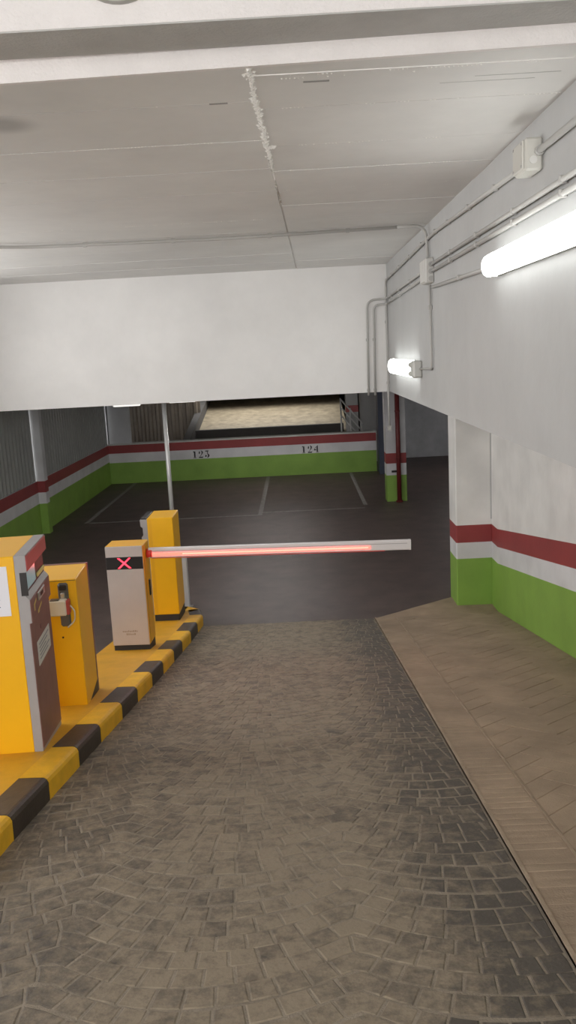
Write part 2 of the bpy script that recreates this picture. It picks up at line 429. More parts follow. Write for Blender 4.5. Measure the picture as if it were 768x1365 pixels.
for k in range(132):
    y = 1.0 + k * .068
    if rid is None:
        mb = MB(); pr = ((-.031, -.003), (-.026, .0045), (-.012, .006), (.012, .006), (.026, .0045), (.031, -.003))
        for x in (0.0, EW): mb.add([(x, a, b - SL * a) for a, b in pr], [])
        n = len(pr)
        mb.f += [tuple(range(n)), tuple(range(2 * n - 1, n - 1, -1))] + [(i, i + 1, n + i + 1, n + i) for i in range(n - 1)]
        mb.smooth += [False] * (n + 1)
        rid = mb.build('ridge', 'tan_slab', pv); r = rid
    else:
        r = rid.copy(); COL.objects.link(r)
    r.location = (X_R + .018, y, zr(y) + .007 + random.uniform(-.0025, .0015))
slab([(X_R + .252, .9), (X_R + .262, .9), (X_R + .262, 10.0), (X_R + .252, 10.0)], .0165, .02, 'tan_edge', 'inner_joint', pv)
hb, ht = MB(), []                                      # stamped herringbone blocks, nearly worn flush
bw, bl = .15, .45
ca, sa = math.cos(math.radians(45)), math.sin(math.radians(45))
for i in range(-60, 61):
    for j in range(-30, 31):
        for o2 in (0, 1):
            u0, v0 = i * bw + j * 0.0, 0
            if o2 == 0: u, v, du, dv = i * bw + j * 2 * bl * 0 , i * bw + j * 2 * bl, bl, bw
            else:       u, v, du, dv = i * bw + bl, i * bw + bw - bl + j * 2 * bl + 0.0, bw, bl
            q = [(u, v), (u + du, v), (u + du, v + dv), (u, v + dv)]
            P = [(1.6 + (a * ca - b * sa), 5.5 + (a * sa + b * ca)) for a, b in q]
            P = clip_poly(P, -1, 0, -(X_R + .265))
            for (nx, ny, c) in ((1, 0, 2.31), (0, -1, -.9), (0, 1, YE - .05)):
                if len(P) > 2: P = clip_poly(P, nx, ny, c)
            if len(P) > 2 and abs(area(P)) > 2e-3:
                stone(hb, P, .013 + random.uniform(-.001, .0015), .002, .003, zr, ht, 0, .0004, .0)
o = hb.build('herringbone_blocks', 'tan_slab', pv); tag(o, kind='stuff')

# ---- right side: lower wall (banded), upper wall hanging over it
XU, YB, ZB, ZC = 1.42, 13.28, 2.563, 4.445
wr = MB().box(2.31, 2.6, -3, 10.86, -.3, ZB + .02).build('wall_right', 'bands_ramp'); struct(wr, 'lower right wall with green, white and red painted bands along the ramp')
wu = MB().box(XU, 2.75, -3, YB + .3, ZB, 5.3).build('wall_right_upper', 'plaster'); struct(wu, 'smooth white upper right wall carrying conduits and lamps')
np_ = MB().bbox(1.875, 2.32, 10.40, 10.86, -.2, ZB + .01, .012).build('pillar', 'bands_ramp')
tag(np_, 'banded concrete pillar at the end of the right ramp wall', 'pillar')
MB().box(2.296, 2.311, 10.385, 10.40, 1.1, 2.4).build('corner_joint', 'plaster', np_)

# ---- end beam, ceilings, lintel
bm_ = MB().box(-6.4, XU + .02, YB, YB + .3, ZB, ZC + .3).build('wall_far_beam', 'plaster_beam'); struct(bm_, 'broad white downstand wall across the end of the entrance')
ce = MB().box(-6.4, XU + .05, 4.29, YB + .1, ZC + .012, ZC + .35).build('ceiling', 'ceiling_paint'); struct(ce, 'pale painted concrete ceiling with rough board joints and a cracked seam')
SEAM = lambda y: -0.145 + (y - 4.0) * .025
yl = [4.02, 4.53, 5.32, 6.10, 6.90, 7.60, 8.33, 9.15, 10.2, 11.2, 12.2, YB]
yr_ = [4.02, 4.14, 4.68, 5.49, 6.21, 6.92, 7.65, 8.4, 9.2, 10.2, 11.2, 12.2, YB]
EDGE = lambda x: 3.998 - .0406 * x
def ceil_panel(x0a, x0b, x1a, x1b, y0, y1, dz, front=False):
    mb = MB(); g = .004
    a, b = y0 + g, y1 - g
    z = ZC + dz; a0, a1 = (EDGE(x0a), EDGE(x1a)) if front else (a, a)
    mb.add([(x0a, a0, z), (x1a, a1, z), (x1b, b, z), (x0b, b, z), (x0a, a0, ZC + .02), (x1a, a1, ZC + .02), (x1b, b, ZC + .02), (x0b, b, ZC + .02)],
           [(0, 1, 2, 3), (7, 6, 5, 4), (0, 4, 5, 1), (1, 5, 6, 2), (2, 6, 7, 3), (3, 7, 4, 0)])
    mb.build('ceiling_panel', 'ceiling_paint', ce)
for a, b in zip(yl, yl[1:]): ceil_panel(-6.3, -6.3, SEAM(a) - .008, SEAM(b) - .008, a, b, random.uniform(-.004, .003), a < 4.1)
for a, b in zip(yr_, yr_[1:]): ceil_panel(SEAM(a) + .008, SEAM(b) + .008, XU + .02, XU + .02, a, b, random.uniform(-.004, .003), a < 4.1)
def blob(mb, p, r, flat=.6):
    vs = []; n = 6
    for k in range(n):
        t = 2 * math.pi * k / n + random.random(); rr = r * random.uniform(.6, 1.2)
        vs.append((p[0] + rr * math.cos(t) * random.uniform(.8, 1.6), p[1] + rr * math.sin(t), p[2] + .003))
    vs.append((p[0] + random.uniform(-.3, .3) * r, p[1] + random.uniform(-.3, .3) * r, p[2] - r * flat))
    mb.add(vs, [(k, (k + 1) % n, n) for k in range(n)] + [tuple(range(n))])
mb = MB(); y = 4.03
while y < 7.7:
    th = .015 if y < 5.8 else .009 if y < 6.8 else .005
    for _ in range(3 if y < 6.5 else 1): blob(mb, (SEAM(y) + random.gauss(0, .008), y + random.gauss(0, .012), ZC), th * random.uniform(.5, 1.2), .6)
    y += .022
for _ in range(8): blob(mb, (SEAM(5.5) + random.uniform(0, .06), 5.5 + random.gauss(0, .012), ZC), .022)
tag(mb.build('crusted_seam', 'crust', ce), 'crusty cracked plaster seam running along the ceiling', kind='stuff')
mb = MB()
def dashes(y, x0, x1, dens, slope=.0):
    x = x0
    while x < x1:
        ln = random.expovariate(1 / .07)
        if random.random() < dens:
            n = max(1, int(ln / .02))
            for k in range(n): blob(mb, (x + k * .02, y + random.gauss(0, .002) , ZC), random.uniform(.005, .009), .6)
        x += ln + random.uniform(.01, .12)
for yy, x0, x1, d in ((4.53, -.9, -.2, .35), (5.32, -1.6, -.15, .5), (6.10, -2.0, -.15, .55), (6.90, -2.3, -.1, .85), (7.60, -2.4, -.3, .5), (8.33, -2.9, -.2, .7),
                      (4.16, -.05, 1.3, .55), (4.2, 0.0, .9, .5), (4.68, 0, 1.35, .6), (5.49, -.05, .9, .95), (6.21, -.05, 1.2, .9), (6.92, -.05, 1.3, .95), (7.65, -.05, .4, .6)):
    dashes(yy, x0, x1, d)
tag(mb.build('plaster_flakes', 'crust', ce), 'plaster flakes along the ceiling board joints, lightened as if catching light', kind='stuff')
MB().box(0.10, .22, 4.255, 4.275, ZC - .002, ZC + .01).build('joint_gap', 'soffit', ce)
MB().box(-.36, -.27, 4.525, 4.545, ZC - .002, ZC + .01).build('joint_gap', 'soffit', ce)
for a, b, c in ((.75, 1.2, 4.40), (.9, 1.3, 4.32)): MB().box(a, b, c, c + .006, ZC - .0015, ZC + .01).build('joint_gap', 'lintel_soffit', ce)
# slab edge (faces the street) and entrance lintel in front of it
mb = MB().prism([(-6.4, 4.25), (1.44, 3.932), (1.44, 3.96), (-6.4, 4.278)], 2, ZC - .002, 4.75)
se = mb.build('trim_1', 'plaster_lintel'); struct(se, 'white edge of the ceiling slab behind the entrance lintel')
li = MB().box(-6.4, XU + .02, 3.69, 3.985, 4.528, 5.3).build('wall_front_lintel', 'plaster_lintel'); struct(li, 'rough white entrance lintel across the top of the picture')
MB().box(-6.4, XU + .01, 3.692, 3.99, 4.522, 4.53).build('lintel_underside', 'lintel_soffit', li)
ca_ = MB().box(-6.4, 2.75, -3, 3.75, 5.25, 5.5).build('ceiling_porch', 'plaster'); struct(ca_, 'white ceiling of the covered entrance')
sg = thing('round_disc', 'pale round disc with a grey rim fixed to the entrance lintel', 'disc', (-.617, 3.655, 4.80))
def disc(mb, r, y0, y1, n=40):
    p = [(r * math.cos(2 * math.pi * k / n), r * math.sin(2 * math.pi * k / n)) for k in range(n)]
    mb.prism(p, 1, y0, y1); return mb
disc(MB(), .200, .0, .035).build('rim', 'disc_rim', sg); disc(MB(), .192, -.006, .01).build('face', 'disc_face', sg)

# ---- left side
wl = MB().box(-5.3, -5.08, -3, 23.1, -.3, 1.035).build('wall_left', 'bands_left'); struct(wl, 'left garage wall with painted bands under dark corrugated sheeting')
for (y0, y1, z0, z1) in ((-3, 4.8, 1.035, 5.3), (11.6, YB, 1.035, 5.3), (4.8, 11.6, 1.035, 2.3), (4.8, 11.6, 4.3, 5.3)):
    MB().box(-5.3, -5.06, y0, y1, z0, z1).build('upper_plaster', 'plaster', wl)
wn = thing('window_added', None, None, (-5.2, 4.8, 2.3)); struct(wn, 'long row of unseen window openings added in the upper left wall for daylight')  # openings out of view, added to bring daylight into the entrance
for k in range(5): MB().box(-.03, .03, max(0, k * 1.70 - .03), min(6.8, k * 1.70 + .03), 0, 2.0).build('mullion', 'grey_frame', wn)
for z in (0, 1.95): MB().box(-.03, .03, 0, 6.8, z, z + .05).build('rail', 'grey_frame', wn)
def corrug(y0, y1, z0, z1, x, pitch=.19, dep=.035):
    mb = MB(); prof = []; y = y0
    while y < y1:
        for fy, dx in ((0, 0), (.32, 0), (.45, dep), (.85, dep), (1.0, 0)):
            yy = y + fy * pitch
            if yy <= y1: prof.append((yy, x - dx))
        y += pitch
    n = len(prof)
    for z in (z0, z1): mb.add([(xx, yy, z) for yy, xx in prof], [])
    for z in (z0, z1): mb.add([(xx - .02, yy, z) for yy, xx in prof], [])
    for i in range(n - 1):
        mb.f += [(i, i + 1, n + i + 1, n + i), (2 * n + i, 3 * n + i, 3 * n + i + 1, 2 * n + i + 1)]; mb.smooth += [False, False]
    return mb
corrug(12.6, 16.42, 1.03, 2.64, -5.10).build('corrugated_panel', 'corrugated', wl)
corrug(16.6, 22.9, 1.03, 2.64, -5.10).build('corrugated_panel', 'corrugated', wl)
lp = MB().bbox(-5.16, -4.93, 16.42, 16.62, -.1, 2.63, .008).build('pillar', 'bands_left'); tag(lp, 'slim banded pillar against the corrugated left wall', 'pillar')

# ---- far half wall with the bay numbers
wf = MB().box(-5.1, 2.04, 22.85, 23.1, -.2, 1.035).build('wall_far', 'bands_far'); struct(wf, 'far half-height wall with painted bands and bay numbers 123 and 124')
MB().box(-5.08, 2.05, 22.83, 23.12, 1.03, 1.065).build('coping', 'cap_white', wf)
DG = {  # thick stencil strokes in a 0.13 x 0.2 cell
    '1': [[(.045, .02), (.085, .02), (.085, .185), (.045, .185)], [(.025, .0), (.105, .0), (.105, .012), (.025, .012)], [(.02, .165), (.045, .165), (.045, .19), (.03, .19)]],
    '2': [[(.01, .12), (.035, .11), (.045, .14), (.04, .185), (.018, .175)], [(.06, .20), (.09, .195), (.12, .165), (.115, .13), (.085, .085), (.07, .095), (.085, .14), (.08, .175)],
          [(.01, .0), (.11, .0), (.12, .045), (.10, .03), (.03, .032), (.012, .03)], [(.03, .035), (.045, .04), (.085, .085), (.07, .09)]],
    '3': [[(.015, .17), (.025, .195), (.10, .195), (.11, .175), (.06, .165)], [(.07, .165), (.09, .17), (.085, .11), (.065, .11)], [(.065, .105), (.09, .11), (.122, .075), (.12, .035), (.09, .005), (.06, .0), (.08, .04), (.085, .075)],
          [(.01, .03), (.03, .015), (.055, .045), (.045, .075), (.02, .075)]],
    '4': [[(.075, .02), (.11, .02), (.11, .20), (.075, .17)], [(.06, .0), (.125, .0), (.125, .012), (.06, .012)], [(.005, .06), (.065, .06), (.065, .09), (.025, .09)], [(.005, .075), (.02, .075), (.068, .155), (.06, .165)]],
}
def number(txt, x, z, y):
    for i, ch in enumerate(txt):
        mb = MB()
        for p in DG[ch]: mb.prism([(x + i * .165 + a * 1.05, z + b * .98) for a, b in p], 1, y - .004, y + .002)
        mb.build('digit', 'digit_paint', wf)
number('123', -2.86, .585, 22.85); number('124', .045, .575, 22.85)

# ---- garage ceiling with an unseen light well shaped to light the far ramp, far enclosure
gc = thing('ceiling_garage', None, None); struct(gc, 'dark soffit of the lower garage')
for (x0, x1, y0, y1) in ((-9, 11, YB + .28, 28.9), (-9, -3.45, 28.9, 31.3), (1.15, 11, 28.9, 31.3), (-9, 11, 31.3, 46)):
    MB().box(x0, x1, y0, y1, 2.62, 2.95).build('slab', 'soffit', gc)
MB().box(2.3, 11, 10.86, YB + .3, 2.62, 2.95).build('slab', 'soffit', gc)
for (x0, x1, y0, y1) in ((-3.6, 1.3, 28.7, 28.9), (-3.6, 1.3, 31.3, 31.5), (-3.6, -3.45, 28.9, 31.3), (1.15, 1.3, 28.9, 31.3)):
    MB().box(x0, x1, y0, y1, 2.95, 3.9).build('added_well_side', 'soffit', gc)  # shaft sides added to narrow the skylight falling on the far ramp
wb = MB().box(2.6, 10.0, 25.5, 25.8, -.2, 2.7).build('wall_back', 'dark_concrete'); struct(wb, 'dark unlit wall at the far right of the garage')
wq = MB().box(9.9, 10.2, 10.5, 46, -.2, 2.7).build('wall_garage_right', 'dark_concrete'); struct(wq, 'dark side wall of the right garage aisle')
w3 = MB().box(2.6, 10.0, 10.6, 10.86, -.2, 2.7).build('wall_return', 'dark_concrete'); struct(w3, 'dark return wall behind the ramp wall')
# far cobbled ramp beyond the half wall
fr = MB().add([(-3.3, 23.2, -.05), (1.6, 23.2, -.05), (1.6, 44, 3.3), (-3.3, 44, 3.3), (-3.3, 23.2, -.5), (1.6, 23.2, -.5), (1.6, 44, -.5), (-3.3, 44, -.5)],
              [(0, 1, 2, 3), (7, 6, 5, 4), (0, 4, 5, 1), (1, 5, 6, 2), (2, 6, 7, 3), (3, 7, 4, 0)])
mat('far_cobble', (0.30, 0.25, 0.17), 0.6, var=0.35, scale=3.5, bump=1.0, bscale=7)
fr = fr.build('floor_far_ramp', 'far_cobble'); struct(fr, 'second cobbled ramp rising behind the half wall under daylight')
fk = MB().bbox(-3.3, 1.45, 27.6, 27.85, .3, .915, .01).build('wall_far_kerb', 'parapet'); struct(fk, 'low dark kerb wall across the foot of the far ramp')
fb = MB().box(-3.6, 1.3, 31.3, 31.6, 1.95, 2.65).build('wall_added_downstand', 'soffit'); struct(fb, 'dark unseen downstand added to stop daylight behind the far light well')  # added to keep skylight off the ramp beyond the well
fp = MB().prism([(23.2, -.05), (23.2, .32), (44, 3.65), (44, 3.2)], 0, -3.52, -3.3).build('wall_far_parapet', 'parapet'); struct(fp, 'dark sloping parapet beside the far ramp')
mb = MB(); k = 0; x = -9.0; prof = []
while x < -3.5:
    for fx, dy in ((0, 0), (.35, 0), (.5, .05), (.85, .05)): prof.append((x + fx * .26, 29.6 + dy))
    x += .26
n = len(prof)
for dy in (0, .03):
    for z in (-.2, 2.62): mb.add([(a, b + dy, z) for a, b in prof], [])
for i in range(n - 1):
    mb.f += [(i, i + 1, n + i + 1, n + i), (2 * n + i, 2 * n + i + 1, 3 * n + i + 1, 3 * n + i)]; mb.smooth += [False, False]
fc = mb.build('wall_far_corrugated', 'far_corrugated'); struct(fc, 'far corrugated sheet wall behind the half wall at left')
w5 = MB().box(-9.2, -9.0, 23, 46, -.2, 2.7).build('wall_far_left', 'dark_concrete'); struct(w5, 'dark wall closing the far garage at left')
w6 = MB().box(-9.2, 11, 45.8, 46, -.2, 2.7).build('wall_far_end', 'dark_concrete'); struct(w6, 'dark wall closing the far end of the garage')
w7 = MB().box(-9.0, -5.08, 22.9, 23.1, -.2, 2.7).build('wall_far_return', 'dark_concrete'); struct(w7, 'dark wall returning from the left corner')
fl2 = MB().box(-9.2, 10.2, 24.2, 46, -.3, -.02).build('floor_far', 'asphalt'); struct(fl2, 'dark floor behind the half wall')
cp = MB().bbox(-5.06, -4.47, 22.92, 23.05, 1.06, 2.63, .005).build('pillar', 'pillar_grey'); tag(cp, 'light grey flat pillar in the far left corner above the half wall', 'pillar')

# ================================================================== OBJECTS
# ---- far pillar and red riser pipe
p2 = MB().bbox(1.815, 2.24, 18.1, 18.5, -.1, 2.63, .01).build('pillar', 'bands_far'); tag(p2, 'banded pillar behind a dark red pipe, right of the half wall', 'pillar')
rp = thing('riser_pipe', 'dark red vertical pipe in front of the far banded pillar', 'pipe', (2.065, 18.02, 0))
MB().tube([(0, 0, 0), (0, 0, 2.62)], .048, 14).build('pipe', 'pipe_red', rp)
MB().tube([(0, 0, .0), (0, 0, .03)], .075, 14).build('foot_flange', 'pipe_red', rp)
MB().tube([(-.03, 0, .655), (-.15, -.01, .655)], .022, 8).build('valve', 'black_plastic', rp)
for z in (.9, 1.9): MB().tube([(0, 0, z), (0, 0, z + .03)], .056, 12).build('clamp', 'pipe_red', rp)
# ---- blue steel door leaf
bd = thing('steel_door', 'dark blue steel door leaf at the right end of the half wall', 'door', (2.06, 22.2, 0))
MB().bbox(0, .17, 0, .6, .0, 2.55, .006).build('leaf', 'door_blue', bd)
MB().box(-.012, .002, -.0, .05, 0, 2.55).build('edge_strip', 'door_blue', bd)
MB().tube([(-.05, .1, 1.05), (-.05, .25, 1.05)], .012, 8).build('handle', 'steel', bd)
# ---- stair side beyond: white pillars, bench and rails
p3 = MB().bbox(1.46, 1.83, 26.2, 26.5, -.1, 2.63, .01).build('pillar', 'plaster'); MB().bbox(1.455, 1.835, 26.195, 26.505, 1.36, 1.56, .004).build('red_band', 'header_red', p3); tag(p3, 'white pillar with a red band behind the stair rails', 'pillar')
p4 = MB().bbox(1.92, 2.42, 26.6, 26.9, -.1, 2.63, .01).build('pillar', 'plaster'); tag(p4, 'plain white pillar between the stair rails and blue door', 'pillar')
bn = MB().bbox(1.90, 2.45, 25.0, 25.4, -.1, .83, .02).build('stone_block', 'stone_bench'); tag(bn, 'pale stone block showing above the half wall near the blue door', 'block')
rl = thing('stair_railing', 'steel stair railing with three sloping tubes beyond the half wall', 'railing', (1.27, 25.9, 0))
for k in range(3):
    MB().tube([(0, 0, 1.80 - k * .24), (.66, 0, 1.02 - k * .24)], .022, 8).build('rail', 'chrome_tube', rl)
for x, zt in ((.30, 1.50), (.62, 1.10), (.02, 1.80)): MB().tube([(x, 0, -.05), (x, 0, zt)], .024, 8).build('post', 'chrome_tube', rl)

# ---- chrome pole behind the beam
pl = thing('support_pole', 'slim bright metal pole from floor to beam behind the barrier', 'pole', (-2.155, 14.0, 0))
MB().tube([(0, 0, 0), (0, 0, 2.62)], .036, 14).build('tube', 'chrome_tube', pl)
MB().tube([(0, 0, 0), (0, 0, .012)], .09, 16).build('foot_plate', 'steel', pl)
MB().tube([(0, 0, 2.60), (0, 0, 2.62)], .08, 16).build('head_plate', 'steel', pl)
# ---- lit ceiling lamps of the garage: two in view, the rest added as fill
for (xa, xb, yy, zz, lab) in ((-4.05, -3.42, 19.0, 2.245, 'white garage lamp just under the beam nearest the far left corner'), (-2.82, -2.2, 19.0, 2.27, 'white garage lamp just under the beam beside the metal pole'),
                             (4.0, 5.5, 14.0, 2.45, 'added garage lamp hanging in the right aisle behind the near pillar'), (4.0, 5.5, 21.0, 2.45, 'added garage lamp hanging in the dark right aisle farther back'),
                             (-1.6, .2, 15.2, 2.51, 'added garage lamp hanging just behind the white beam'), (-1.6, .2, 20.5, 2.45, 'added garage lamp hanging over the numbered bays')):
    t = thing('garage_lamp', lab, 'lamp', ((xa + xb) / 2, yy, zz), 0, 'hanging garage lamps'); h = (xb - xa) / 2
    MB().bbox(-h, h, -.06, .06, .055, .10, .01).build('housing', 'lamp_tray', t)
    MB().bbox(-h + .02, h - .02, -.05, .05, .0, .06, .015).build('diffuser', 'diffuser_faint' if yy == 19.0 else 'diffuser_fill', t)
    for s in (-1, 1): MB().tube([(s * h * .7, 0, .09), (s * h * .7, 0, 2.63 - zz)], .008, 6).build('hanger', 'steel', t)

# ---- traffic island
isl = thing('traffic_island', 'raised yellow island with yellow and black striped kerb under the machines', 'island', (0, 0, 0))
IX0 = -2.03
bounds = [3.2, 3.719, 4.247, 4.796, 5.29, 5.86, 6.35, 6.885, 7.36, 7.92, 8.42, 9.0, 9.6, 10.15]
bounds = [1.6, 2.14, 2.67] + bounds
yend = 10.42
mb = MB(); YS = [1.2 + i * (yend - 1.2) / 40 for i in range(41)]
for y in YS:
    xi = kerb_x(y) - .155
    if y > 10.1: xi -= (y - 10.1) * .3
    mb.add([(IX0, y, zr(y) + KH - .004), (xi + .02, y, zr(y) + KH - .004), (xi + .02, y, zr(y) - .1), (IX0, y, zr(y) - .1)], [])
for i in range(len(YS) - 1):
    for k in range(4):
        mb.f.append((i * 4 + k, (i + 1) * 4 + k, (i + 1) * 4 + (k + 1) % 4, i * 4 + (k + 1) % 4)); mb.smooth.append(False)
q = (len(YS) - 1) * 4
mb.f += [(0, 1, 2, 3), (q + 3, q + 2, q + 1, q)]; mb.smooth += [False, False]
mb.build('island_top', 'island_yellow', isl)
def kerb_block(pa, pb, black, wid=.155):
    """pa, pb: outer foot points (x, y); rounded outer top edge"""
    mb = MB(); g = .003
    A, B = Vector(pa), Vector(pb); d = (B - A).normalized(); nrm = Vector((-d.y, d.x)); A = A + d * g; B = B - d * g
    prof = [(0, -.08), (-.004, KH - .03), (.004, KH - .012), (.018, KH - .002), (.03, KH), (wid, KH), (wid, -.08)]
    n = len(prof)
    for P in (A, B):
        mb.add([(P.x + nrm.x * u, P.y + nrm.y * u, zr(P.y + nrm.y * u) + z) for u, z in prof], [])
    mb.f += [tuple(range(n)), tuple(range(2 * n - 1, n - 1, -1))] + [(i, (i + 1) % n, n + (i + 1) % n, n + i) for i in range(n)]
    mb.smooth += [False] * (n + 2)
    return mb.build('kerb_block', 'kerb_black' if black else 'kerb_yellow', isl)
for i, (a, b) in enumerate(zip(bounds, bounds[1:])):
    kerb_block((kerb_x(a), a), (kerb_x(b), b), i % 2 == 0)
kerb_block((kerb_x(10.15), 10.15), (kerb_x(10.15) - .05, 10.40), True)
kerb_block((kerb_x(10.15) - .05, 10.40), (kerb_x(10.15) - .22, 10.55), False)
kerb_block((kerb_x(10.15) - .22, 10.55), (kerb_x(10.15) - .47, 10.57), True)
kerb_block((kerb_x(10.15) - .47, 10.57), (IX0, 10.57), False)
def zi(y): return zr(y) + KH - .004

# ---- machine bodies: box with level top and a foot following the sloping island
def wedge_box(x0, x1, y0, y1, ztop, Y0, bev=.008, rz=0.0):
    """local box; foot follows the slope (local origin at world y = Y0, z = zi(Y0))"""
    mb = MB()
    def foot(x, y):
        wy = Y0 + x * math.sin(rz) + y * math.cos(rz)
        return zi(wy) - zi(Y0) - .004
    b = bev
    ring = [(x0 + b, y0), (x1 - b, y0), (x1, y0 + b), (x1, y1 - b), (x1 - b, y1), (x0 + b, y1), (x0, y1 - b), (x0, y0 + b)]
    top = [(x0 + b, y0 + b), (x1 - b, y0 + b), (x1 - b, y0 + b), (x1 - b, y1 - b), (x1 - b, y1 - b), (x0 + b, y1 - b), (x0 + b, y1 - b), (x0 + b, y0 + b)]
    n = 8
    mb.add([(x, y, foot(x, y)) for x, y in ring] + [(x, y, ztop - b) for x, y in ring] + [(x, y, ztop) for x, y in top],
           [(i, (i + 1) % n, n + (i + 1) % n, n + i) for i in range(n)] + [(n + i, n + (i + 1) % n, 2 * n + (i + 1) % n, 2 * n + i) for i in range(n)] +
           [tuple(range(2 * n, 3 * n)), tuple(range(n - 1, -1, -1))])
    return mb

# A: ticket dispenser at the left edge (front faces the lane, +x)
YA = 4.74; rzA = math.radians(6.0)
A = thing('ticket_dispenser', 'tall yellow ticket machine with maroon front and taped white notice, nearest the camera', 'ticket machine', (-1.586, YA, zi(YA)), rzA)
zt = 1.185; dA = .60
wedge_box(-.44, -.058, 0, dA, zt, YA, .006, rzA).build('body', 'cab_yellow', A)
prof = [(-.06, -.0), (-.010, 0), (-.010, zt - .40), (.004, zt - .40), (.004, zt - .262), (-.004, zt - .250), (-.020, zt - .232), (-.020, zt - .10), (.004, zt - .096), (.004, zt), (-.06, zt)]
def frontmod(y0, y1, pr, Y0, rz, tap=True):
    mb = MB(); n = len(pr)
    for y in (y0, y1):
        wy = Y0 + y * math.cos(rz)
        mb.add([(x, y, z if z > .05 else zi(wy) - zi(Y0) - .004) for x, z in pr], [])
    mb.f += [tuple(range(n)), tuple(range(2 * n - 1, n - 1, -1))] + [(i, (i + 1) % n, n + (i + 1) % n, n + i) for i in range(n)]
    mb.smooth += [False] * (n + 2); return mb
frontmod(0, dA, prof, YA, rzA).build('front_frame', 'grey_frame', A)
mb = MB(); y0, y1 = .004, dA - .004
mb.add([(-.006, y0, .02), (-.006, y1, -.06), (-.006, y1, zt - .40), (-.006, y0, zt - .40), (-.012, y0, .02), (-.012, y1, -.06), (-.012, y1, zt - .40), (-.012, y0, zt - .40)],
       [(0, 1, 2, 3), (7, 6, 5, 4), (0, 4, 5, 1), (1, 5, 6, 2), (2, 6, 7, 3), (3, 7, 4, 0)])
fpn = mb.build('front_panel', 'burgundy', A)
MB().bbox(.002, .009, .004, dA - .004, zt - .395, zt - .265, .002).build('slot_panel', 'burgundy', A)
MB().bbox(.002, .010, .004, dA - .004, zt - .094, zt - .004, .003).build('header', 'header_red', A)
MB().box(-.024, -.018, -.001, dA - .004, zt - .233, zt - .099).build('recess_panel', 'black_plastic', A)
MB().box(-.036, .003, -.0025, -.0, zt - .234, zt - .098).build('recess_side', 'black_plastic', A)
MB().box(-.0185, -.015, .03, .32, zt - .218, zt - .104).build('screen', 'screen', A)
MB().bbox(-.0185, -.008, .36, .57, zt - .215, zt - .188, .003).build('ticket_slot', 'slot_yellow', A)
cs = MB().bbox(.008, .016, .20, .40, zt - .325, zt - .272, .004).build('coin_plate', 'steel', A)
MB().box(.0155, .018, .26, .33, zt - .308, zt - .288).build('slot', 'black_plastic', cs)
MB().prism([(.08, zt - .350), (.10, zt - .350), (.105, zt - .318), (.15, zt - .305), (.15, zt - .290), (.08, zt - .312)], 0, .008, .011).build('arrow_mark', 'brass_mark', A)
MB().prism([(.17, zt - .390), (.21, zt - .390), (.215, zt - .378), (.29, zt - .362), (.29, zt - .348), (.17, zt - .374)], 0, .008, .011).build('arrow_mark', 'brass_mark', A)
st = MB().box(-.007, -.003, .12, .50, zt - .70, zt - .555).build('sticker', 'sticker', A)
for i in range(5): MB().box(-.0032, -.002, .16, .46 - (i % 3) * .05, zt - .585 - i * .022, zt - .577 - i * .022).build('print_line', 'ink', st)
MB().tube([(-.006, .27, zt - .50), (.0, .27, zt - .50)], .016, 12).build('lock', 'burgundy', A)
nt_ = MB().box(-.42, -.104, -.004, .0, zt - .345, zt - .055).build('notice', 'paper', A)
for i, (a, b) in enumerate(((.06, .13), (.06, .17), (.06, .15), (.06, .17), (.06, .10))):
    MB().box(-.40, -.108 - a + .01, -.0052, -.0035, zt - .125 - i * .042, zt - .119 - i * .042).build('print_line', 'ink', nt_)

# B: yellow pedestal seen from behind, with a hand-held reader on its back
YBk = 5.84; rzB = math.radians(4.0)
B = thing('reader_pedestal', 'yellow pedestal with a cream card reader and cable on its back, second machine', 'ticket machine', (-1.611, YBk, zi(YBk)), rzB)
hB = .935
wedge_box(-.40, 0, 0, .46, hB, YBk, .006, rzB).build('body', 'cab_yellow', B)
wedge_box(-.402, .002, .46, .50, hB + .002, YBk, .004, rzB).build('front_frame', 'burgundy', B)
MB().bbox(-.012, .004, .455, .475, hB - .06, hB + .004, .002).build('header_edge', 'header_red', B)
mb = MB(); mb.add([(.0015, .05, -.03), (.0015, .46, -.075), (.0015, .46, .02), (-.01, .05, -.03), (-.01, .46, -.075), (-.01, .46, .02)], [(0, 1, 2), (5, 4, 3), (0, 3, 4, 1), (1, 4, 5, 2), (2, 5, 3, 0)])
mb.build('plinth_gap', 'black_base', B)
MB().box(-.38, -.003, -.0015, .01, hB - .010, hB - .006).build('lid_joint', 'kerb_black', B)
mp = MB().bbox(-.125, -.055, -.030, .002, hB - .335, hB - .02, .012).build('mount_plate', 'mount_grey', B)
MB().bbox(-.118, -.062, -.042, -.02, hB - .07, hB - .028, .008).build('mount_hook', 'black_plastic', mp)
MB().bbox(-.105, -.075, -.05, -.028, hB - .13, hB - .085, .006).build('mount_arm', 'steel', mp)
rd = MB().bbox(-.185, -.062, -.105, -.03, hB - .235, hB - .125, .008).build('card_reader', 'beige_box', B)
MB().bbox(-.065, -.042, -.10, -.03, hB - .23, hB - .128, .006).build('red_end', 'reader_red', rd)
MB().box(-.17, -.11, -.098, -.05, hB - .126, hB - .120).build('card_slot', 'mount_grey', rd)
MB().tube(fillet([(-.045, -.06, hB - .17), (-.015, -.055, hB - .21), (-.02, -.05, hB - .29), (-.075, -.045, hB - .335)], .05), .005, 6).build('cable', 'beige_box', B)
MB().tube([(-.125, -.004, hB - .42), (-.125, .004, hB - .42)], .007, 8).build('key_hole', 'black_plastic', B)

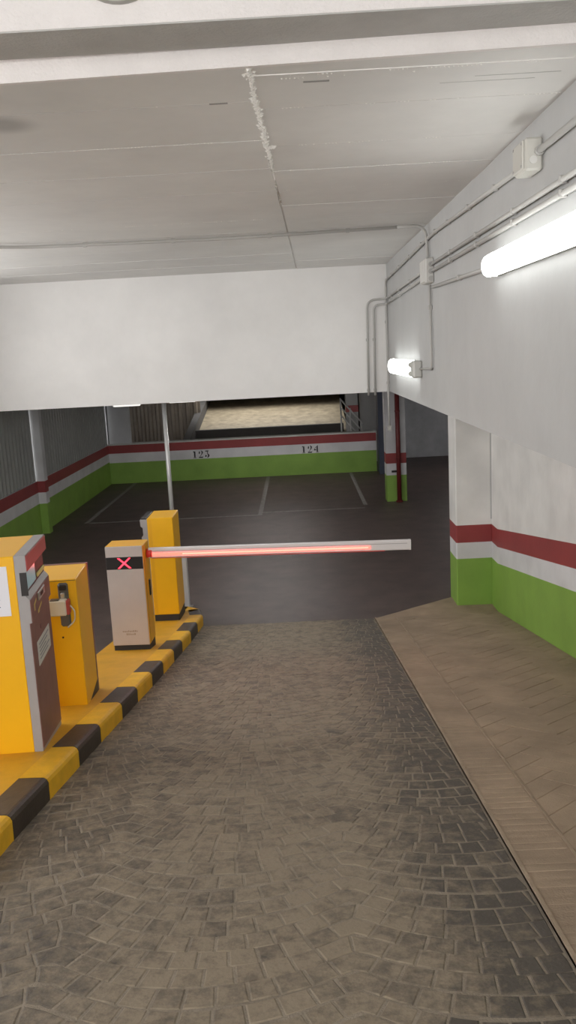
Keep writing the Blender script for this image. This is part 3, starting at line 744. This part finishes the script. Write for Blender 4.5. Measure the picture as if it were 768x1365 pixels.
# C: barrier cabinet with silver front and red cross
YC = 7.98; rzC = math.radians(-2.0)
C_ = thing('barrier_gate', 'parking barrier with pale metal cabinet, lit red cross and lowered glowing arm', 'barrier', (-1.895, YC, zi(YC)), rzC)
hC, wC, dC = 1.035, .362, .275
wedge_box(.006, wC - .006, .008, dC - .004, .065, YC, .004, rzC).build('plinth', 'black_base', C_)
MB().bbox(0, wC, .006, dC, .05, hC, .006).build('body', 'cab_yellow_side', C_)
MB().bbox(.002, wC - .004, -.006, .008, .052, hC - .002, .004).build('front_panel', 'silver_panel', C_)
bd_ = MB().bbox(.004, wC - .006, -.0085, -.004, hC - .225, hC - .105, .001).build('display_band', 'black_plastic', C_)
mb = MB()
for s in (-1, 1):
    c, z0, hw, hh, t = .178, hC - .165, .055, .050, .010
    P = [(c - s * hw - t, z0 - hh), (c - s * hw + t, z0 - hh), (c + s * hw + t, z0 + hh), (c + s * hw - t, z0 + hh)]
    mb.prism(P, 1, -.0105 - .0004 * s, -.0080)
mb.build('red_cross', 'x_led', bd_)
mb = MB()
for (xa, xb, z) in ((.105, .255, .185), (.14, .225, .155)):
    x = xa
    while x < xb:
        ww = random.uniform(.007, .013); mb.box(x, x + ww, -.0068, -.0055, z, z + random.uniform(.012, .02)); x += ww + .006
mb.build('worn_lettering', 'faint_ink', C_)
MB().bbox(wC - .004, wC + .012, .15, .19, .50, .66, .006).build('door_handle', 'black_plastic', C_)
MB().box(wC - .001, wC + .0015, .035, .040, .07, hC - .02).build('door_joint', 'kerb_black', C_)
# barrier arm
YA2 = 8.125
zroot, ztip = 1.392, 1.350
LA = 2.545
pr = [(-.028, -.040), (-.020, -.048), (.020, -.048), (.028, -.040), (.028, .040), (.020, .048), (-.020, .048), (-.028, .040)]
arm = MB().prism([(a, b) for a, b in pr], 0, .02, LA).build('arm', 'arm_white', C_)
arm['label'] = 'lowered white arm with a glowing red light strip'
MC = Matrix.Translation(C_.location) @ Matrix.Rotation(rzC, 4, 'Z')
arm.matrix_basis = MC.inverted() @ Matrix.Translation((-1.525, YA2, zroot)) @ Matrix.Rotation(math.atan2(zroot - ztip, 2.55), 4, 'Y')
MB().prism([(a * 1.04, b * 1.04) for a, b in pr], 0, LA - .015, LA + .006).build('end_cap', 'arm_white', arm)
MB().bbox(.03, 2.16, -.034, -.027, -.026, .002, .002).build('light_strip', 'arm_led', arm)
MB().bbox(.35, 2.14, -.037, -.033, -.016, -.007, .001).build('strip_core', 'arm_core', arm)
MB().bbox(.03, LA - .03, -.0295, -.027, .0165, .021, .001).build('groove', 'grey_frame', arm)
MB().bbox(.05, 2.3, -.02, .02, -.056, -.047, .002).build('rubber_edge', 'hub_red', arm)
MB().tube([(-.0, 0, -.004), (.055, 0, -.004)], .045, 16).build('hub', 'hub_red', arm)  # red colour stands for the strip's light on the hub

# D: second yellow machine behind (front faces the other lane)
YD = 9.835
D = thing('exit_ticket_machine', 'tall yellow machine with black plinth standing behind the barrier cabinet', 'ticket machine', (-1.815, YD, zi(YD)), 0)
hD, wD, dD = 1.245, .30, .50
wedge_box(.004, wD - .004, .006, dD - .006, .085, YD, .004).build('plinth', 'black_base', D)
MB().bbox(0, wD, 0, dD, .075, hD, .007).build('body', 'cab_yellow', D)
pD = [(.0, .08), (-.05, .08), (-.05, hD - .42), (-.075, hD - .40), (-.075, hD - .22), (-.055, hD - .20), (-.055, hD - .11), (-.08, hD - .09), (-.08, hD - .012), (.0, hD - .012)]
MB().prism([(a, b) for a, b in pD], 1, .004, dD - .004).build('front_frame', 'grey_frame', D)
MB().bbox(-.07, -.01, .01, dD - .01, hD - .013, hD - .001, .003).build('frame_cap', 'black_plastic', D)
MB().box(.012, .05, -.001, .002, .09, hD - .02).build('door_edge', 'cab_yellow_side', D)

# white post at the end of the island
po = thing('white_post', 'short white post at the end of the striped island', 'post', (-1.578, 10.9, 0))
MB().bbox(-.045, .045, -.045, .045, 0, .68, .008).build('shaft', 'post_white', po)
MB().bbox(-.075, .075, -.075, .075, 0, .015, .004).build('foot_plate', 'steel', po)
for s in (-1, 1): MB().bbox(-.045, .045, s * .04 - .008, s * .04 + .008, .67, .74, .003).build('fork', 'post_white', po)

# ---- conduits, boxes, wall lamps on the right wall
XW = XU - .024
def conduit(name, label, pts, r=.0165, clips=(), fr=.1, cat='conduit', material='conduit'):
    p = fillet(pts, fr); t = thing(name, label, cat, tuple(p[0]))
    o = Vector(p[0])
    MB().tube([q - o for q in p], r, 10).build('tube', material, t)
    for c in clips:
        c = Vector(c) - o
        MB().bbox(c.x - .022, c.x + .022, c.y - .012, c.y + .012, c.z - .022, c.z + .022, .006).build('clip', material, t)
    return t
GC = 'wall conduits'
# upper run: from the street to the square box, on to the corner and down
conduit('conduit', 'thick grey conduit entering the square box from the street side', [(XW, 2.4, 4.245), (XW, 5.05, 4.245)], .019, [(XW, 4.3, 4.245)])
conduit('conduit', 'uppermost grey conduit from the square box along the wall to the corner', [(XW, 5.29, 4.225), (XW, 8.7, 4.29), (XW, 12.95, 4.205)], .0165,
        [(XW, y, 4.225 + (y - 5.29) * .019 if y < 8.7 else 4.29 - (y - 8.7) * .02) for y in (6.1, 7.0, 7.9, 8.6, 9.5, 10.5, 11.5, 12.4)], .22)
conduit('conduit', 'grey conduit bending down the corner and hanging below the beam', [(XW, 12.95, 4.205), (XW, 13.2, 4.20), (XW - .005, 13.2, 2.6), (XW - .005, 13.2, 2.05)], .0165,
        [(XW - .005, 13.2, z) for z in (3.6, 2.7)], .2)
jb = thing('switch_box', 'small grey box at the lower end of the hanging conduit', 'box', (XW - .005, 13.2, 1.97))
MB().bbox(-.035, .035, -.03, .03, 0, .08, .006).build('body', 'conduit', jb)
MB().bbox(-.02, .02, -.036, -.029, .02, .06, .003).build('cover', 'jbox', jb)
for nm, z, xd, yx, lab in (('a', 4.012, 1.115, .0, 'middle grey conduit along the right wall, turning down the beam at its outer left'), ('b', 3.945, 1.215, .0, 'lower of the paired conduits, turning down the beam nearer the corner')):
    zf_ = z - .075 if nm == 'a' else z - .085
    conduit('conduit', ('upper' if nm == 'a' else 'lower') + ' of the paired conduits between the street and the slim box',
            [(XW, 2.4, z), (XW, 8.86, z)], .0165, [(XW, y, z) for y in (4.6, 5.6, 6.7, 7.8)])
    ym = 13.02; zm = z - .018 + (zf_ - z + .018) * (ym - 9.21) / (13.24 - 9.21)
    conduit('conduit', ('upper' if nm == 'a' else 'lower') + ' of the paired conduits between the slim box and the far corner',
            [(XW, 9.21, z - .018), (XW, ym, zm)], .0165, [(XW, y, z - .018 - (y - 9.21) * .016) for y in (10.5, 11.6, 12.5)])
    conduit('conduit', ('outer' if nm == 'a' else 'inner') + ' of the two conduits bending from the wall down the white beam',
            [(XW, ym, zm), (XW, 13.24, zf_), (xd, 13.255, zf_ - .005), (xd - .02, 13.255, 2.52)], .0165,
            [(xd - .012, 13.255, 3.35), (xd - .02, 13.255, 2.60)], .13)
conduit('conduit', 'short low conduit from the long lamp to the slim box', [(XW, 6.10, 3.735), (XW, 8.84, 3.79)], .0165, [(XW, 7.4, 3.762)])
conduit('conduit', 'thin conduit dropping from the slim box to the small lamp', [(XW, 8.99, 3.82), (XW, 8.99, 2.985), (XW, 9.795, 2.97)], .0135, [(XW, 8.99, 3.60)], .06)
conduit('conduit', 'long grey conduit crossing the ceiling from left to right', [(-3.9, 8.3, ZC - .028), (-2.95, 9.02, ZC - .028), (-2.6, 9.16, ZC - .028), (-.67, 9.30, ZC - .028), (1.10, 9.143, ZC - .028)], .0165,
        [(x, 9.16 + (x + 2.6) * .0725 if x < -.67 else 9.30 - (x + .67) * .0885, ZC - .028) for x in (-2.1, -1.2, -.2, .6)], .16)
conduit('conduit', 'grey conduit bend dropping from the ceiling into the slim box', [(1.10, 9.143, ZC - .028), (XW - .01, 9.115, ZC - .028), (XW, 9.08, 4.085)], .0165, [], .16)
b1 = thing('junction_box', 'square beige junction box on the upper right wall', 'junction box', (XU, 5.04, 4.145))
MB().bbox(-.10, 0, 0, .24, 0, .175, .012).build('body', 'jbox', b1)
lid = MB().bbox(-.112, -.097, .010, .23, .010, .165, .008).build('lid', 'jbox', b1)
for y in (.03, .21):
    for z in (.028, .147): MB().tube([(-.115, y, z), (-.110, y, z)], .008, 8).build('screw', 'grey_frame', lid)
MB().tube([(-.022, .004, .10), (-.022, -.03, .10)], .027, 12).build('gland', 'conduit', b1)
MB().tube([(-.055, -.0015, .055), (-.055, -.005, .055)], .022, 12).build('knockout', 'jbox_light', b1)
b2 = thing('junction_box', 'slim light junction box where the wall conduits meet', 'junction box', (XU, 8.86, 3.835))
MB().bbox(-.085, 0, 0, .34, 0, .24, .01).build('body', 'jbox_light', b2)
MB().bbox(-.095, -.082, .012, .328, .012, .228, .006).build('lid', 'jbox_light', b2)
for z in (.04, .11, .177): MB().tube([(-.03, .004, z), (-.03, -.012, z)], .027, 12).build('gland', 'conduit', b2)

def batten(name, label, y0, y1, zc, hgt, dep, group=None, ends=False):
    t = thing(name, label, 'wall lamp', (XU, y0, zc)); L = y1 - y0; h = hgt / 2
    MB().bbox(-dep * .45, 0, 0, L, -h * .92, h * .92, .012).build('housing', 'lamp_tray', t)
    # rounded diffuser: half-round profile, domed ends
    mb = MB(); n = 10; secs = ((0.0, .62), (.018, .85), (.05, .97), (.09, 1), (L - .09, 1), (L - .05, .97), (L - .018, .85), (L, .62)); rings = []
    for (y, s) in secs:
        ring = []
        for k in range(n + 1):
            a = math.pi * (k / n) - math.pi / 2
            ring.append((-dep * .42 - dep * .58 * s * math.cos(a) ** .6 if abs(math.cos(a)) > 1e-6 else -dep * .42, y, h * s * math.sin(a)))
        rings.append(ring)
    for r in rings: mb.add(r, [])
    m = n + 1
    for i in range(len(rings) - 1):
        for k in range(n): mb.f.append((i * m + k, i * m + k + 1, (i + 1) * m + k + 1, (i + 1) * m + k)); mb.smooth.append(True)
    q = (len(rings) - 1) * m
    mb.f += [tuple(range(m)), tuple(range(q + m - 1, q - 1, -1))] + [(i * m, (i + 1) * m, (i + 1) * m + n, i * m + n) for i in range(len(rings) - 1)]
    mb.smooth += [False] * (1 + len(rings))
    mb.smooth += [False] * (len(mb.f) - len(mb.smooth))
    mb.build('diffuser', 'diffuser_lit', t)
    for y in (.16, L - .16):
        for s in (-1, 1): MB().bbox(-dep * .62, -dep * .3, y - .02, y + .02, s * h - .008, s * h + .008, .003).build('clip', 'lamp_tray', t)
    return t
batten('wall_lamp', 'long lit fluorescent wall lamp at the right edge', 3.95, 6.14, 3.732, .150, .125)
l2 = batten('wall_lamp', 'small lit wall lamp low on the far right wall', 10.02, 12.35, 2.965, .200, .125)
MB().bbox(-.105, -.0, -.22, .02, -.095, .095, .02).build('end_housing', 'lamp_tray', l2)
for z in (-.05, .05): MB().tube([(-.115, -.12, z), (-.10, .02, z)], .03, 10).build('tube_end', 'tube_end', l2)
bpy.context.view_layer.update()
